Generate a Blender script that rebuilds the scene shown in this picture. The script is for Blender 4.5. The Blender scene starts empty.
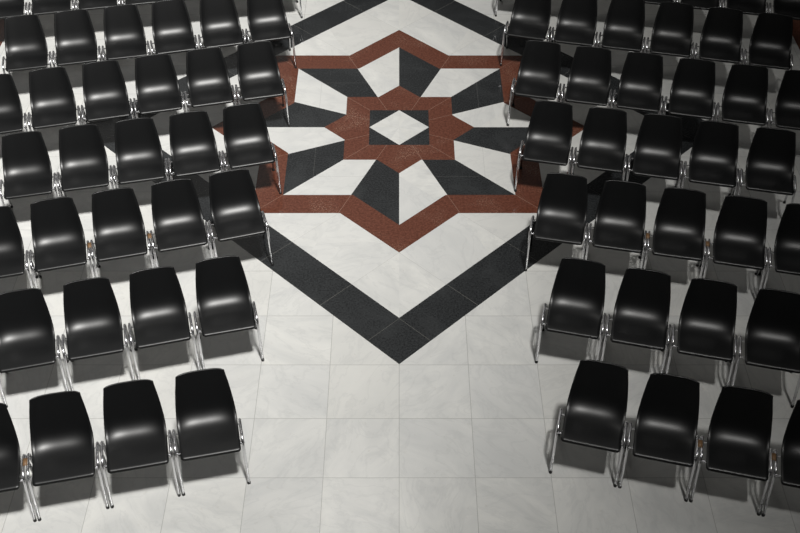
import bpy, bmesh, math, random
from mathutils import Vector, Matrix
random.seed(7)
C = bpy.context.scene.collection
S = bpy.context.scene

# ------------------------------------------------------------------ camera
cam_d = bpy.data.cameras.new('camera')
cam = bpy.data.objects.new('camera', cam_d)
C.objects.link(cam)
cam.location = (0.0, -10.018, 7.0967)
cam.rotation_euler = (math.radians(90 - 42.52), 0, 0)
cam_d.sensor_width = 36.0
cam_d.lens = 1101.64 * 36.0 / 800.0
cam_d.shift_x = 0.826 / 800.0
S.camera = cam

# ------------------------------------------------------------------ world: dim hall with an added lighter patch
w = bpy.data.worlds.new('hall'); S.world = w
w.use_nodes = True
nt = w.node_tree
bg = nt.nodes['Background']
tc = nt.nodes.new('ShaderNodeTexCoord')
sep = nt.nodes.new('ShaderNodeSeparateXYZ')
nt.links.new(tc.outputs['Generated'], sep.inputs[0])
def wmath(o, a, b):
    k = nt.nodes.new('ShaderNodeMath'); k.operation = o
    for i, v in enumerate((a, b)):
        if isinstance(v, (int, float)): k.inputs[i].default_value = v
        else: nt.links.new(v, k.inputs[i])
    return k.outputs[0]
# lighter patch added high up far left to grey the left seats; rest dim
D0 = Vector((-0.40, 0.64, 0.62)).normalized()
dt = wmath('ADD', wmath('ADD', wmath('MULTIPLY', sep.outputs['X'], D0.x), wmath('MULTIPLY', sep.outputs['Y'], D0.y)),
           wmath('MULTIPLY', sep.outputs['Z'], D0.z))
mr = nt.nodes.new('ShaderNodeMapRange'); mr.interpolation_type = 'SMOOTHSTEP'
nt.links.new(dt, mr.inputs['Value'])
mr.inputs['From Min'].default_value = 0.80; mr.inputs['From Max'].default_value = 1.0
mr.inputs['To Min'].default_value = 0.0; mr.inputs['To Max'].default_value = 0.34
rad = wmath('ADD', mr.outputs['Result'], 0.014)
nt.links.new(rad, bg.inputs['Strength'])
bg.inputs['Color'].default_value = (1.0, 0.99, 0.96, 1)

# ------------------------------------------------------------------ lights
def spot(name, loc, aim, power, size, cone, blend, col):
    d = bpy.data.lights.new(name, 'SPOT')
    d.energy = power; d.shadow_soft_size = size
    d.spot_size = math.radians(cone); d.spot_blend = blend; d.color = col
    o = bpy.data.objects.new(name, d); C.objects.link(o)
    o.location = loc
    o.rotation_euler = (Vector(aim) - Vector(loc)).to_track_quat('-Z', 'Y').to_euler()
    return o
spot('hall_lamp', (5.5, -15.5, 45.0), (-6.3, 0.1, 0), 134000, 2.6, 25.8, 1.0, (1.0, 0.985, 0.955))
spot('hall_lamp', (-1.0, 7.0, 18.0), (0.5, 1.0, 0), 480, 1.6, 60, 1.0, (1.0, 0.97, 0.92))

S.view_settings.view_transform = 'Standard'
S.view_settings.look = 'None'
S.view_settings.gamma = 1.0
S.view_settings.use_curve_mapping = False
S.view_settings.exposure = 0.0

# ------------------------------------------------------------------ materials
def new_mat(name, base=(0.5, 0.5, 0.5), rough=0.5, metal=0.0, spec=0.5):
    m = bpy.data.materials.new(name); m.use_nodes = True
    b = m.node_tree.nodes['Principled BSDF']
    b.inputs['Base Color'].default_value = (*base, 1)
    b.inputs['Roughness'].default_value = rough
    b.inputs['Metallic'].default_value = metal
    b.inputs['Specular IOR Level'].default_value = spec
    return m
M_SHELL = new_mat('black_plastic', (0.0035, 0.0038, 0.0042), 0.37, 0, 0.5)
M_CHROME = new_mat('chrome', (0.80, 0.80, 0.82), 0.26, 1.0)
M_RUBBER = new_mat('black_rubber', (0.012, 0.012, 0.012), 0.6)
M_TAN = new_mat('tan_clip', (0.22, 0.125, 0.06), 0.5)
M_BRACKET = new_mat('dark_bracket', (0.02, 0.02, 0.02), 0.5)
# fine grain on the plastic
def add_grain(m, scale, amt):
    n = m.node_tree
    tx = n.nodes.new('ShaderNodeTexNoise'); tx.inputs['Scale'].default_value = scale
    co = n.nodes.new('ShaderNodeTexCoord'); n.links.new(co.outputs['Object'], tx.inputs['Vector'])
    bp = n.nodes.new('ShaderNodeBump'); bp.inputs['Strength'].default_value = amt
    bp.inputs['Distance'].default_value = 0.001
    n.links.new(tx.outputs['Fac'], bp.inputs['Height'])
    n.links.new(bp.outputs['Normal'], n.nodes['Principled BSDF'].inputs['Normal'])
add_grain(M_SHELL, 400, 0.12)

# ---- the inlaid marble floor, drawn by arithmetic on the object's coordinates
def floor_material():
    m = bpy.data.materials.new('inlaid_marble'); m.use_nodes = True
    n = m.node_tree; N = n.nodes; Lk = n.links
    bsdf = N['Principled BSDF']
    def val(x):
        return x
    def op(o, a, b=None, c=None):
        k = N.new('ShaderNodeMath'); k.operation = o
        for i, v in enumerate((a, b, c)):
            if v is None: continue
            if isinstance(v, (int, float)): k.inputs[i].default_value = v
            else: Lk.new(v, k.inputs[i])
        return k.outputs[0]
    add = lambda a, b: op('ADD', a, b)
    sub = lambda a, b: op('SUBTRACT', a, b)
    mul = lambda a, b: op('MULTIPLY', a, b)
    mx = lambda a, b: op('MAXIMUM', a, b)
    mn = lambda a, b: op('MINIMUM', a, b)
    lt = lambda a, b: op('LESS_THAN', a, b)
    gt = lambda a, b: op('GREATER_THAN', a, b)
    ab = lambda a: op('ABSOLUTE', a)
    inv = lambda a: op('SUBTRACT', 1.0, a)
    def mixc(f, a, b):
        k = N.new('ShaderNodeMix'); k.data_type = 'RGBA'
        ci = [s for s in k.inputs if s.type == 'RGBA']
        fi = [s for s in k.inputs if s.name == 'Factor' and s.type == 'VALUE'][0]
        if isinstance(f, (int, float)): fi.default_value = f
        else: Lk.new(f, fi)
        for s, v in zip(ci, (a, b)):
            if isinstance(v, tuple): s.default_value = (*v, 1)
            else: Lk.new(v, s)
        return [s for s in k.outputs if s.type == 'RGBA'][0]
    def noise(vec, scale, detail=4, rough=0.55, dist=0.0):
        k = N.new('ShaderNodeTexNoise'); Lk.new(vec, k.inputs['Vector'])
        k.inputs['Scale'].default_value = scale; k.inputs['Detail'].default_value = detail
        k.inputs['Roughness'].default_value = rough; k.inputs['Distortion'].default_value = dist
        return k.outputs['Fac']
    def ramp(f, stops):
        k = N.new('ShaderNodeValToRGB'); Lk.new(f, k.inputs[0])
        e = k.color_ramp.elements
        while len(e) < len(stops): e.new(0.5)
        for s, (p, c) in zip(e, stops):
            s.position = p; s.color = (c, c, c, 1) if isinstance(c, (int, float)) else (*c, 1)
        return k.outputs[0]
    co = N.new('ShaderNodeTexCoord'); V = co.outputs['Object']
    sp = N.new('ShaderNodeSeparateXYZ'); Lk.new(V, sp.inputs[0])
    X, Y = sp.outputs['X'], sp.outputs['Y']
    aX, aY = ab(X), ab(Y)
    mxy = mx(aX, aY); sxy = add(aX, aY); dxy = ab(sub(aX, aY))
    def star(a, t): return mx(lt(mxy, a), lt(sxy, t))
    big = star(1.484, 2.079)         # red outer band outside
    bigi = star(1.192, 1.667)        # inside of the red band
    small = star(0.595, 0.829)       # inner red star
    sq = lt(mxy, 0.329); dm = lt(sxy, 0.329)
    dia = lt(sxy, 3.535); diai = lt(sxy, 2.968)
    ang = op('ARCTAN2', X, Y)
    sec = op('FLOOR', mul(add(ang, 2 * math.pi), 8 / math.pi))
    darkw = lt(op('MODULO', sec, 2.0), 0.5)
    wedge = mul(bigi, inv(small))
    dark = mx(mul(dia, inv(diai)), mx(mul(wedge, darkw), mul(sq, inv(dm))))
    border = mul(mul(gt(aX, 4.86), lt(aX, 7.0)), mul(gt(Y, 1.40), lt(Y, 2.55)))
    red = mx(mx(mul(big, inv(bigi)), mul(small, inv(sq))), border)
    # ---- white stone: a value per slab, so that neighbours differ
    T = 0.6; OY = -4.743
    ix = op('FLOOR', mul(X, 1 / T)); iy = op('FLOOR', mul(sub(Y, OY), 1 / T))
    inw = inv(mx(gt(sxy, 3.535), 0.0))
    # slabs inside the lozenge follow its diagonals
    dsel = add(add(gt(dxy, 0.878), gt(dxy, 2.08)), mul(gt(X, 0.0), 5.0))
    dsel = add(dsel, add(mul(gt(Y, 0.0), 11.0), mul(gt(aY, aX), 23.0)))
    idx = add(mul(ix, inv(inw)), mul(mul(add(dsel, sec), 1.0), inw))
    cmb = N.new('ShaderNodeCombineXYZ')
    Lk.new(idx, cmb.inputs[0]); Lk.new(mul(iy, inv(inw)), cmb.inputs[1])
    wn = N.new('ShaderNodeTexWhiteNoise'); wn.noise_dimensions = '3D'
    Lk.new(cmb.outputs[0], wn.inputs['Vector'])
    rnd = wn.outputs['Value']
    # each slab samples the veining somewhere else and at its own angle
    vr = N.new('ShaderNodeVectorRotate'); vr.rotation_type = 'Z_AXIS'
    Lk.new(V, vr.inputs['Vector']); Lk.new(mul(rnd, 6.283), vr.inputs['Angle'])
    vm = N.new('ShaderNodeVectorMath'); vm.operation = 'MULTIPLY_ADD'
    Lk.new(wn.outputs['Color'], vm.inputs[0]); vm.inputs[1].default_value = (37, 29, 17)
    Lk.new(vr.outputs[0], vm.inputs[2])
    SV = vm.outputs[0]
    st = N.new('ShaderNodeVectorMath'); st.operation = 'MULTIPLY'
    Lk.new(SV, st.inputs[0]); st.inputs[1].default_value = (1.0, 1.9, 1.0)
    cloud = noise(st.outputs[0], 1.5, 6, 0.62, 1.0)
    vein = noise(st.outputs[0], 2.4, 7, 0.60, 0.9)
    veinline = ramp(ab(sub(vein, 0.5)), [(0.0, 1.0), (0.035, 0.0)])
    spots = noise(SV, 26, 3, 0.5)
    base = mixc(ramp(cloud, [(0.25, 0.0), (0.78, 1.0)]), (0.560, 0.565, 0.555), (0.775, 0.770, 0.735))
    base = mixc(mul(rnd, 0.60), base, (0.60, 0.605, 0.60))
    warm = mul(gt(wn.outputs['Value'], 0.72), 0.25)
    base = mixc(warm, base, (0.74, 0.725, 0.665))
    base = mixc(mul(veinline, 0.18), base, (0.40, 0.41, 0.41))
    base = mixc(mul(ramp(spots, [(0.66, 0.0), (0.76, 1.0)]), 0.22), base, (0.45, 0.42, 0.36))
    # ---- dark stone with pale flecks
    f1 = noise(V, 55, 5, 0.75); f2 = noise(V, 2.3, 4, 0.6, 0.6); f3 = noise(V, 130, 2, 0.6)
    dk = mixc(ramp(f1, [(0.40, 0.0), (0.72, 1.0)]), (0.011, 0.012, 0.013), (0.042, 0.045, 0.047))
    dk = mixc(mul(ramp(f2, [(0.45, 0.0), (0.75, 1.0)]), 0.35), dk, (0.060, 0.064, 0.066))
    dk = mixc(mul(ramp(f3, [(0.70, 0.0), (0.78, 1.0)]), 0.30), dk, (0.22, 0.23, 0.23))
    # ---- red stone with pale clouds of flecks
    r1 = noise(V, 42, 5, 0.75); r2 = noise(V, 1.6, 3, 0.6, 0.5); r3 = noise(V, 70, 4, 0.7)
    rd = mixc(ramp(r1, [(0.36, 0.0), (0.70, 1.0)]), (0.078, 0.024, 0.014), (0.185, 0.066, 0.040))
    rd = mixc(mul(mul(ramp(r2, [(0.50, 0.0), (0.66, 1.0)]), ramp(r3, [(0.52, 0.0), (0.66, 1.0)])), 0.62),
              rd, (0.52, 0.36, 0.27))
    col = mixc(dark, base, dk)
    col = mixc(red, col, rd)
    # ---- joints
    def line(dist, wd): return lt(ab(dist), wd)
    fx = sub(op('PINGPONG', X, T / 2), 0.0); fy = op('PINGPONG', sub(Y, OY), T / 2)
    grid = mx(lt(fx, 0.0022), lt(fy, 0.0022))
    out = mul(inv(dia), inv(border))
    jg = mul(grid, out)
    jd = mx(line(sub(dxy, 0.878), 0.0020), mx(line(sub(dxy, 2.08), 0.0024), line(sub(dxy, 2.975), 0.0022)))
    jd = mul(jd, mul(dia, inv(big)))
    # wider-spaced joint on the camera's side of the plain floor is a little darker
    col = mixc(mul(jg, 0.60), col, (0.22, 0.215, 0.20))
    col = mixc(mul(jd, 0.45), col, (0.30, 0.29, 0.26))
    # joints across the red and dark wedges
    a8 = op('PINGPONG', add(ang, math.pi / 8), math.pi / 8)
    a8 = mn(op('PINGPONG', ang, math.pi / 8), a8)
    rr = op('SQRT', add(mul(X, X), mul(Y, Y)))
    ray = lt(mul(op('PINGPONG', sub(ang, math.pi / 8), math.pi / 8), rr), 0.0022)
    corner = lt(dxy, 0.003)
    jr = mul(mul(mx(ray, corner), mx(mul(big, inv(bigi)), mul(small, inv(sq)))), gt(rr, 0.3))
    col = mixc(mul(jr, 0.40), col, (0.46, 0.32, 0.25))
    jw = mul(mul(mx(mul(line(sub(aX, 0.90), 0.0018), gt(aX, aY)), mul(line(sub(aY, 0.885), 0.0018), gt(aY, mul(aX, 1.05)))), wedge), gt(mn(aX, aY), 0.36))
    col = mixc(mul(jw, 0.35), col, (0.20, 0.20, 0.19))
    Lk.new(col, bsdf.inputs['Base Color'])
    rgh = noise(V, 5, 4, 0.6)
    Lk.new(ramp(rgh, [(0.3, 0.13), (0.7, 0.20)]), bsdf.inputs['Roughness'])
    bsdf.inputs['Specular IOR Level'].default_value = 0.5
    return m

# ------------------------------------------------------------------ helpers
def link_mesh(name, bm, mat, parent=None, smooth=True):
    me = bpy.data.meshes.new(name)
    bmesh.ops.recalc_face_normals(bm, faces=bm.faces)
    bm.to_mesh(me); bm.free()
    if smooth:
        for p in me.polygons: p.use_smooth = True
    me.materials.append(mat)
    o = bpy.data.objects.new(name, me); C.objects.link(o)
    if parent: o.parent = parent
    return o

def fillet(pts, radii, seg=6):
    """round the inner corners of a polyline"""
    out = [Vector(pts[0])]
    for i in range(1, len(pts) - 1):
        p, a, b = Vector(pts[i]), Vector(pts[i - 1]), Vector(pts[i + 1])
        r = radii[i - 1]
        u, v = (a - p).normalized(), (b - p).normalized()
        s, e = p + u * r, p + v * r
        for k in range(seg + 1):
            t = k / seg
            out.append(s * (1 - t) ** 2 + p * 2 * t * (1 - t) + e * t * t)
    out.append(Vector(pts[-1]))
    return out

def add_tube(bm, path, r, n=10):
    path = [Vector(p) for p in path]
    rings = []; ref = None
    for i, p in enumerate(path):
        d = (path[min(i + 1, len(path) - 1)] - path[max(i - 1, 0)]).normalized()
        if ref is None:
            ref = Vector((1, 0, 0)) if abs(d.x) < 0.9 else Vector((0, 0, 1))
        a = (ref - d * ref.dot(d)).normalized(); b = d.cross(a); ref = a
        rings.append([bm.verts.new(p + a * (r * math.cos(2 * math.pi * k / n)) + b * (r * math.sin(2 * math.pi * k / n))) for k in range(n)])
    for q, s in zip(rings, rings[1:]):
        for k in range(n):
            bm.faces.new((q[k], q[(k + 1) % n], s[(k + 1) % n], s[k]))
    bm.faces.new(rings[0][::-1]); bm.faces.new(rings[-1])

def add_box(bm, c, s, bev=0.0):
    g = bmesh.ops.create_cube(bm, size=1.0)
    for v in g['verts']:
        v.co = Vector((v.co.x * s[0] + c[0], v.co.y * s[1] + c[1], v.co.z * s[2] + c[2]))
    if bev:
        ed = list({e for v in g['verts'] for e in v.link_edges})
        bmesh.ops.bevel(bm, geom=ed, offset=bev, segments=2, affect='EDGES')

# ------------------------------------------------------------------ the floor
bm = bmesh.new()
add_box(bm, (0, 0, -0.05), (18.0, 22.0, 0.10))
fl = link_mesh('floor', bm, floor_material(), smooth=False)
fl['kind'] = 'structure'

# the hall's walls, outside the picture
M_WALL = new_mat('grey_plaster', (0.16, 0.155, 0.15), 0.8)
for nm, c, s in (('wall_left', (-9.1, 0, 2.5), (0.2, 22.0, 5.0)), ('wall_right', (9.1, 0, 2.5), (0.2, 22.0, 5.0)),
                 ('wall_back', (0, 11.1, 2.5), (18.4, 0.2, 5.0)), ('wall_front', (0, -11.1, 2.5), (18.4, 0.2, 5.0))):
    bm = bmesh.new(); add_box(bm, c, s)
    wl = link_mesh(nm, bm, M_WALL, smooth=False); wl['kind'] = 'structure'

# ------------------------------------------------------------------ the chair
def catmull(P, n):
    out = []
    for i in range(len(P) - 1):
        p0 = P[max(i - 1, 0)]; p1 = P[i]; p2 = P[i + 1]; p3 = P[min(i + 2, len(P) - 1)]
        for k in range(n):
            t = k / n
            out.append(tuple(0.5 * (2 * b + (c - a) * t + (2 * a - 5 * b + 4 * c - d) * t * t + (3 * b - a - 3 * c + d) * t ** 3)
                             for a, b, c, d in zip(p0, p1, p2, p3)))
    out.append(P[-1])
    return out

# profile from the front lip over the seat and up the back:
# y (backwards), z (up), half width, forward wrap of the sides, rise of the sides
PROFILE = [
    (-0.202, 0.406, 0.207, 0.000, 0.000),
    (-0.198, 0.418, 0.216, 0.000, 0.000),
    (-0.180, 0.427, 0.221, 0.000, 0.001),
    (-0.115, 0.430, 0.222, 0.000, 0.004),
    (-0.040, 0.425, 0.222, 0.002, 0.008),
    ( 0.030, 0.422, 0.223, 0.008, 0.015),
    ( 0.090, 0.431, 0.223, 0.014, 0.020),
    ( 0.140, 0.453, 0.223, 0.021, 0.020),
    ( 0.185, 0.491, 0.221, 0.027, 0.016),
    ( 0.222, 0.545, 0.216, 0.028, 0.009),
    ( 0.258, 0.610, 0.208, 0.027, 0.004),
    ( 0.296, 0.680, 0.197, 0.025, 0.000),
    ( 0.332, 0.745, 0.184, 0.023, -0.003),
    ( 0.345, 0.768, 0.1805, 0.022, -0.004),
    ( 0.349, 0.775, 0.1785, 0.022, -0.005),
]
def shell_bm():
    bm = bmesh.new()
    rows = catmull(PROFILE, 3)
    NT = 16; grid = []
    for (y, z, hw, wrap, rise) in rows:
        r = []
        for k in range(NT + 1):
            t = -1 + 2 * k / NT
            t = math.sin(t * math.pi / 2) * 0.35 + t * 0.65
            q = abs(t) ** 3.6
            r.append(bm.verts.new((hw * t, y - wrap * q, z + rise * q)))
        grid.append(r)
    for a, b in zip(grid, grid[1:]):
        for k in range(NT):
            bm.faces.new((a[k], a[k + 1], b[k + 1], b[k]))
    bmesh.ops.recalc_face_normals(bm, faces=bm.faces)
    if sum(f.normal.z for f in bm.faces) < 0:
        bmesh.ops.reverse_faces(bm, faces=bm.faces)
    bm.normal_update()
    # thickness: a second skin below and behind, joined round a rounded rim
    TH = 0.011
    low = [[bm.verts.new(v.co - v.normal * TH) for v in r] for r in grid]
    n1 = len(grid) - 1
    for i in range(n1):
        for k in range(NT):
            bm.faces.new((low[i][k], low[i + 1][k], low[i + 1][k + 1], low[i][k + 1]))
    loop = [(0, k) for k in range(NT)] + [(i, NT) for i in range(n1)] + [(n1, k) for k in range(NT, 0, -1)] + [(i, 0) for i in range(n1, 0, -1)]
    mid = {}
    for (i, k) in loop:
        a, b = grid[i][k].co, low[i][k].co
        ii = 1 if i == 0 else (n1 - 1 if i == n1 else i); kk = 1 if k == 0 else (NT - 1 if k == NT else k)
        out = (a - grid[ii][kk].co)
        nn = (a - b).normalized(); out = (out - nn * out.dot(nn)).normalized()
        mid[(i, k)] = bm.verts.new((a + b) / 2 + out * 0.006)
    for p, q in zip(loop, loop[1:] + loop[:1]):
        bm.faces.new((grid[p[0]][p[1]], grid[q[0]][q[1]], mid[q], mid[p]))
        bm.faces.new((mid[p], mid[q], low[q[0]][q[1]], low[p[0]][p[1]]))
    return bm

HX = 0.255          # half distance between the two side frames
RT = 0.0117
def side_path(s):
    x = s * HX
    P = [(x, -0.200, 0.016), (x, -0.098, 0.4235), (x, 0.118, 0.4235), (x, 0.200, 0.016)]
    return fillet(P, (0.070, 0.045), 8)

def copy_tree(o, parent=None):
    c = o.copy(); C.objects.link(c)
    if parent: c.parent = parent
    for ch in list(o.children): copy_tree(ch, c)
    return c

def make_chair():
    root = bpy.data.objects.new('stacking_chair', None); C.objects.link(root)
    root.empty_display_size = 0.2
    sh = link_mesh('shell', shell_bm(), M_SHELL, root)
    for s in (-1, 1):
        bm = bmesh.new(); add_tube(bm, side_path(s), RT, 12)
        fr = link_mesh('leg_frame', bm, M_CHROME, root)
        for y0 in (-0.200, 0.200):
            bm = bmesh.new()
            add_tube(bm, [(s * HX, y0, 0.0), (s * HX, y0, 0.004), (s * HX, y0 * 0.988, 0.020)], 0.0136, 12)
            link_mesh('foot_cap', bm, M_RUBBER, fr)
    for (y, z) in ((0.070, 0.4040), (-0.108, 0.388)):
        bm = bmesh.new()
        add_tube(bm, [(-HX, y, z), (HX, y, z)], 0.0075, 10)
        cb = link_mesh('cross_bar', bm, M_CHROME, root)
        for x in (-0.12, 0.12):
            bm = bmesh.new()
            top = 0.412 if y > 0 else 0.418
            add_box(bm, (x, y, (z + top) / 2), (0.045, 0.035, top - z + 0.002), 0.003)
            link_mesh('seat_bracket', bm, M_BRACKET, cb)
    return root

def link_clip(parent, s):
    bm = bmesh.new()
    add_box(bm, (s * (HX + 0.0175), 0.022, 0.4369), (0.034, 0.070, 0.003), 0.001)
    o = link_mesh('link_clip', bm, M_TAN, parent); o['label'] = 'small tan clip joining two chairs'
    return o

# place and heading of every chair: rows from the nearest, chairs from the aisle outwards
POSES = {
    ('left', 0): [(-1.47, -4.654, 12.4), (-2.001, -4.769, 12.2), (-2.533, -4.885, 12.4), (-3.064, -5.002, 12.3)],
    ('left', 1): [(-1.484, -3.357, 13.8), (-2.019, -3.493, 14.6), (-2.552, -3.629, 13.8), (-3.088, -3.762, 14.1)],
    ('left', 2): [(-1.511, -2.137, 16.5), (-2.034, -2.286, 15.0), (-2.561, -2.419, 14.2), (-3.086, -2.556, 14.7), (-3.614, -2.689, 14.0)],
    ('left', 3): [(-1.517, -1.042, 14.9), (-2.043, -1.179, 13.6), (-2.572, -1.298, 12.5), (-3.102, -1.411, 12.3), (-3.63, -1.531, 12.7)],
    ('left', 4): [(-1.512, 0.156, 13.5), (-2.046, 0.026, 13.9), (-2.578, -0.105, 13.7), (-3.112, -0.235, 14.0), (-3.645, -0.369, 14.1), (-4.178, -0.503, 14.2)],
    ('left', 5): [(-1.523, 1.341, 14.1), (-2.059, 1.209, 13.7), (-2.595, 1.077, 13.6), (-3.13, 0.956, 12.1), (-3.668, 0.842, 12.3), (-4.204, 0.723, 12.2)],
    ('left', 6): [(-1.523, 2.518, 11.8), (-2.061, 2.406, 11.8), (-2.6, 2.294, 11.8), (-3.138, 2.182, 11.8), (-3.677, 2.07, 11.8), (-4.216, 1.958, 12.6), (-4.754, 1.846, 11.8)],
    ('right', 0): [(1.496, -4.563, -14.9), (2.022, -4.702, -14.2), (2.551, -4.831, -13.8), (3.079, -4.965, -14.3)],
    ('right', 1): [(1.489, -3.379, -13.6), (2.021, -3.509, -13.6), (2.554, -3.635, -13.2), (3.087, -3.763, -13.5)],
    ('right', 2): [(1.492, -2.191, -11.9), (2.022, -2.302, -11.8), (2.552, -2.412, -11.9), (3.082, -2.528, -12.6), (3.612, -2.644, -12.4)],
    ('right', 3): [(1.49, -0.992, -12.6), (2.023, -1.111, -12.3), (2.558, -1.226, -12.3), (3.092, -1.344, -12.5), (3.625, -1.462, -12.4)],
    ('right', 4): [(1.496, 0.172, -12.5), (2.032, 0.054, -12.4), (2.569, -0.065, -12.6), (3.105, -0.187, -12.7), (3.641, -0.305, -12.2), (4.178, -0.423, -12.5)],
    ('right', 5): [(1.507, 1.392, -14.5), (2.038, 1.261, -12.7), (2.574, 1.145, -12.6), (3.111, 1.025, -13.0), (3.646, 0.899, -13.3), (4.179, 0.77, -13.3)],
    ('right', 6): [(1.517, 2.556, -12.7), (2.052, 2.435, -12.7), (2.586, 2.314, -12.7), (3.121, 2.193, -12.7), (3.654, 2.071, -11.8), (4.191, 1.955, -13.1), (4.724, 1.83, -12.7)],
}
ROWN = ['nearest row', 'second row from the bottom', 'third row from the bottom', 'fourth row from the bottom',
        'third row from the top', 'second row from the top', 'topmost row']
ORD = ['first', 'second', 'third', 'fourth', 'fifth', 'sixth', 'seventh']
CLIPS = {('left', 0): [2], ('left', 2): [1, 2], ('right', 2): [1, 2], ('right', 0): [1, 2]}
proto = make_chair(); used = False
for (side, row), poses in POSES.items():
    for i, (x, y, a) in enumerate(poses):
        if not used: ch, used = proto, True
        else: ch = copy_tree(proto)
        ch.location = (x, y, 0.0); ch.rotation_euler = (0, 0, math.radians(a))
        if side == 'left':                       # these shells sit a little towards the aisle on their frames
            for c in ch.children:
                if c.name.startswith('shell'): c.location.x = 0.008
        where = 'beside the aisle' if i == 0 else ORD[i] + ' from the aisle'
        ch['label'] = f'black plastic chair, {side} block, {ROWN[row]}, {where}'
        ch['category'] = 'chair'
        ch['group'] = 'black chairs in rows'
        ch['_clip'] = 1 if i in CLIPS.get((side, row), []) else 0
for o in list(C.objects):
    if o.name.startswith('stacking_chair') and '_clip' in o:
        k = o['_clip']; del o['_clip']
        if k: link_clip(o, -1 if 'left block' in o['label'] else 1)
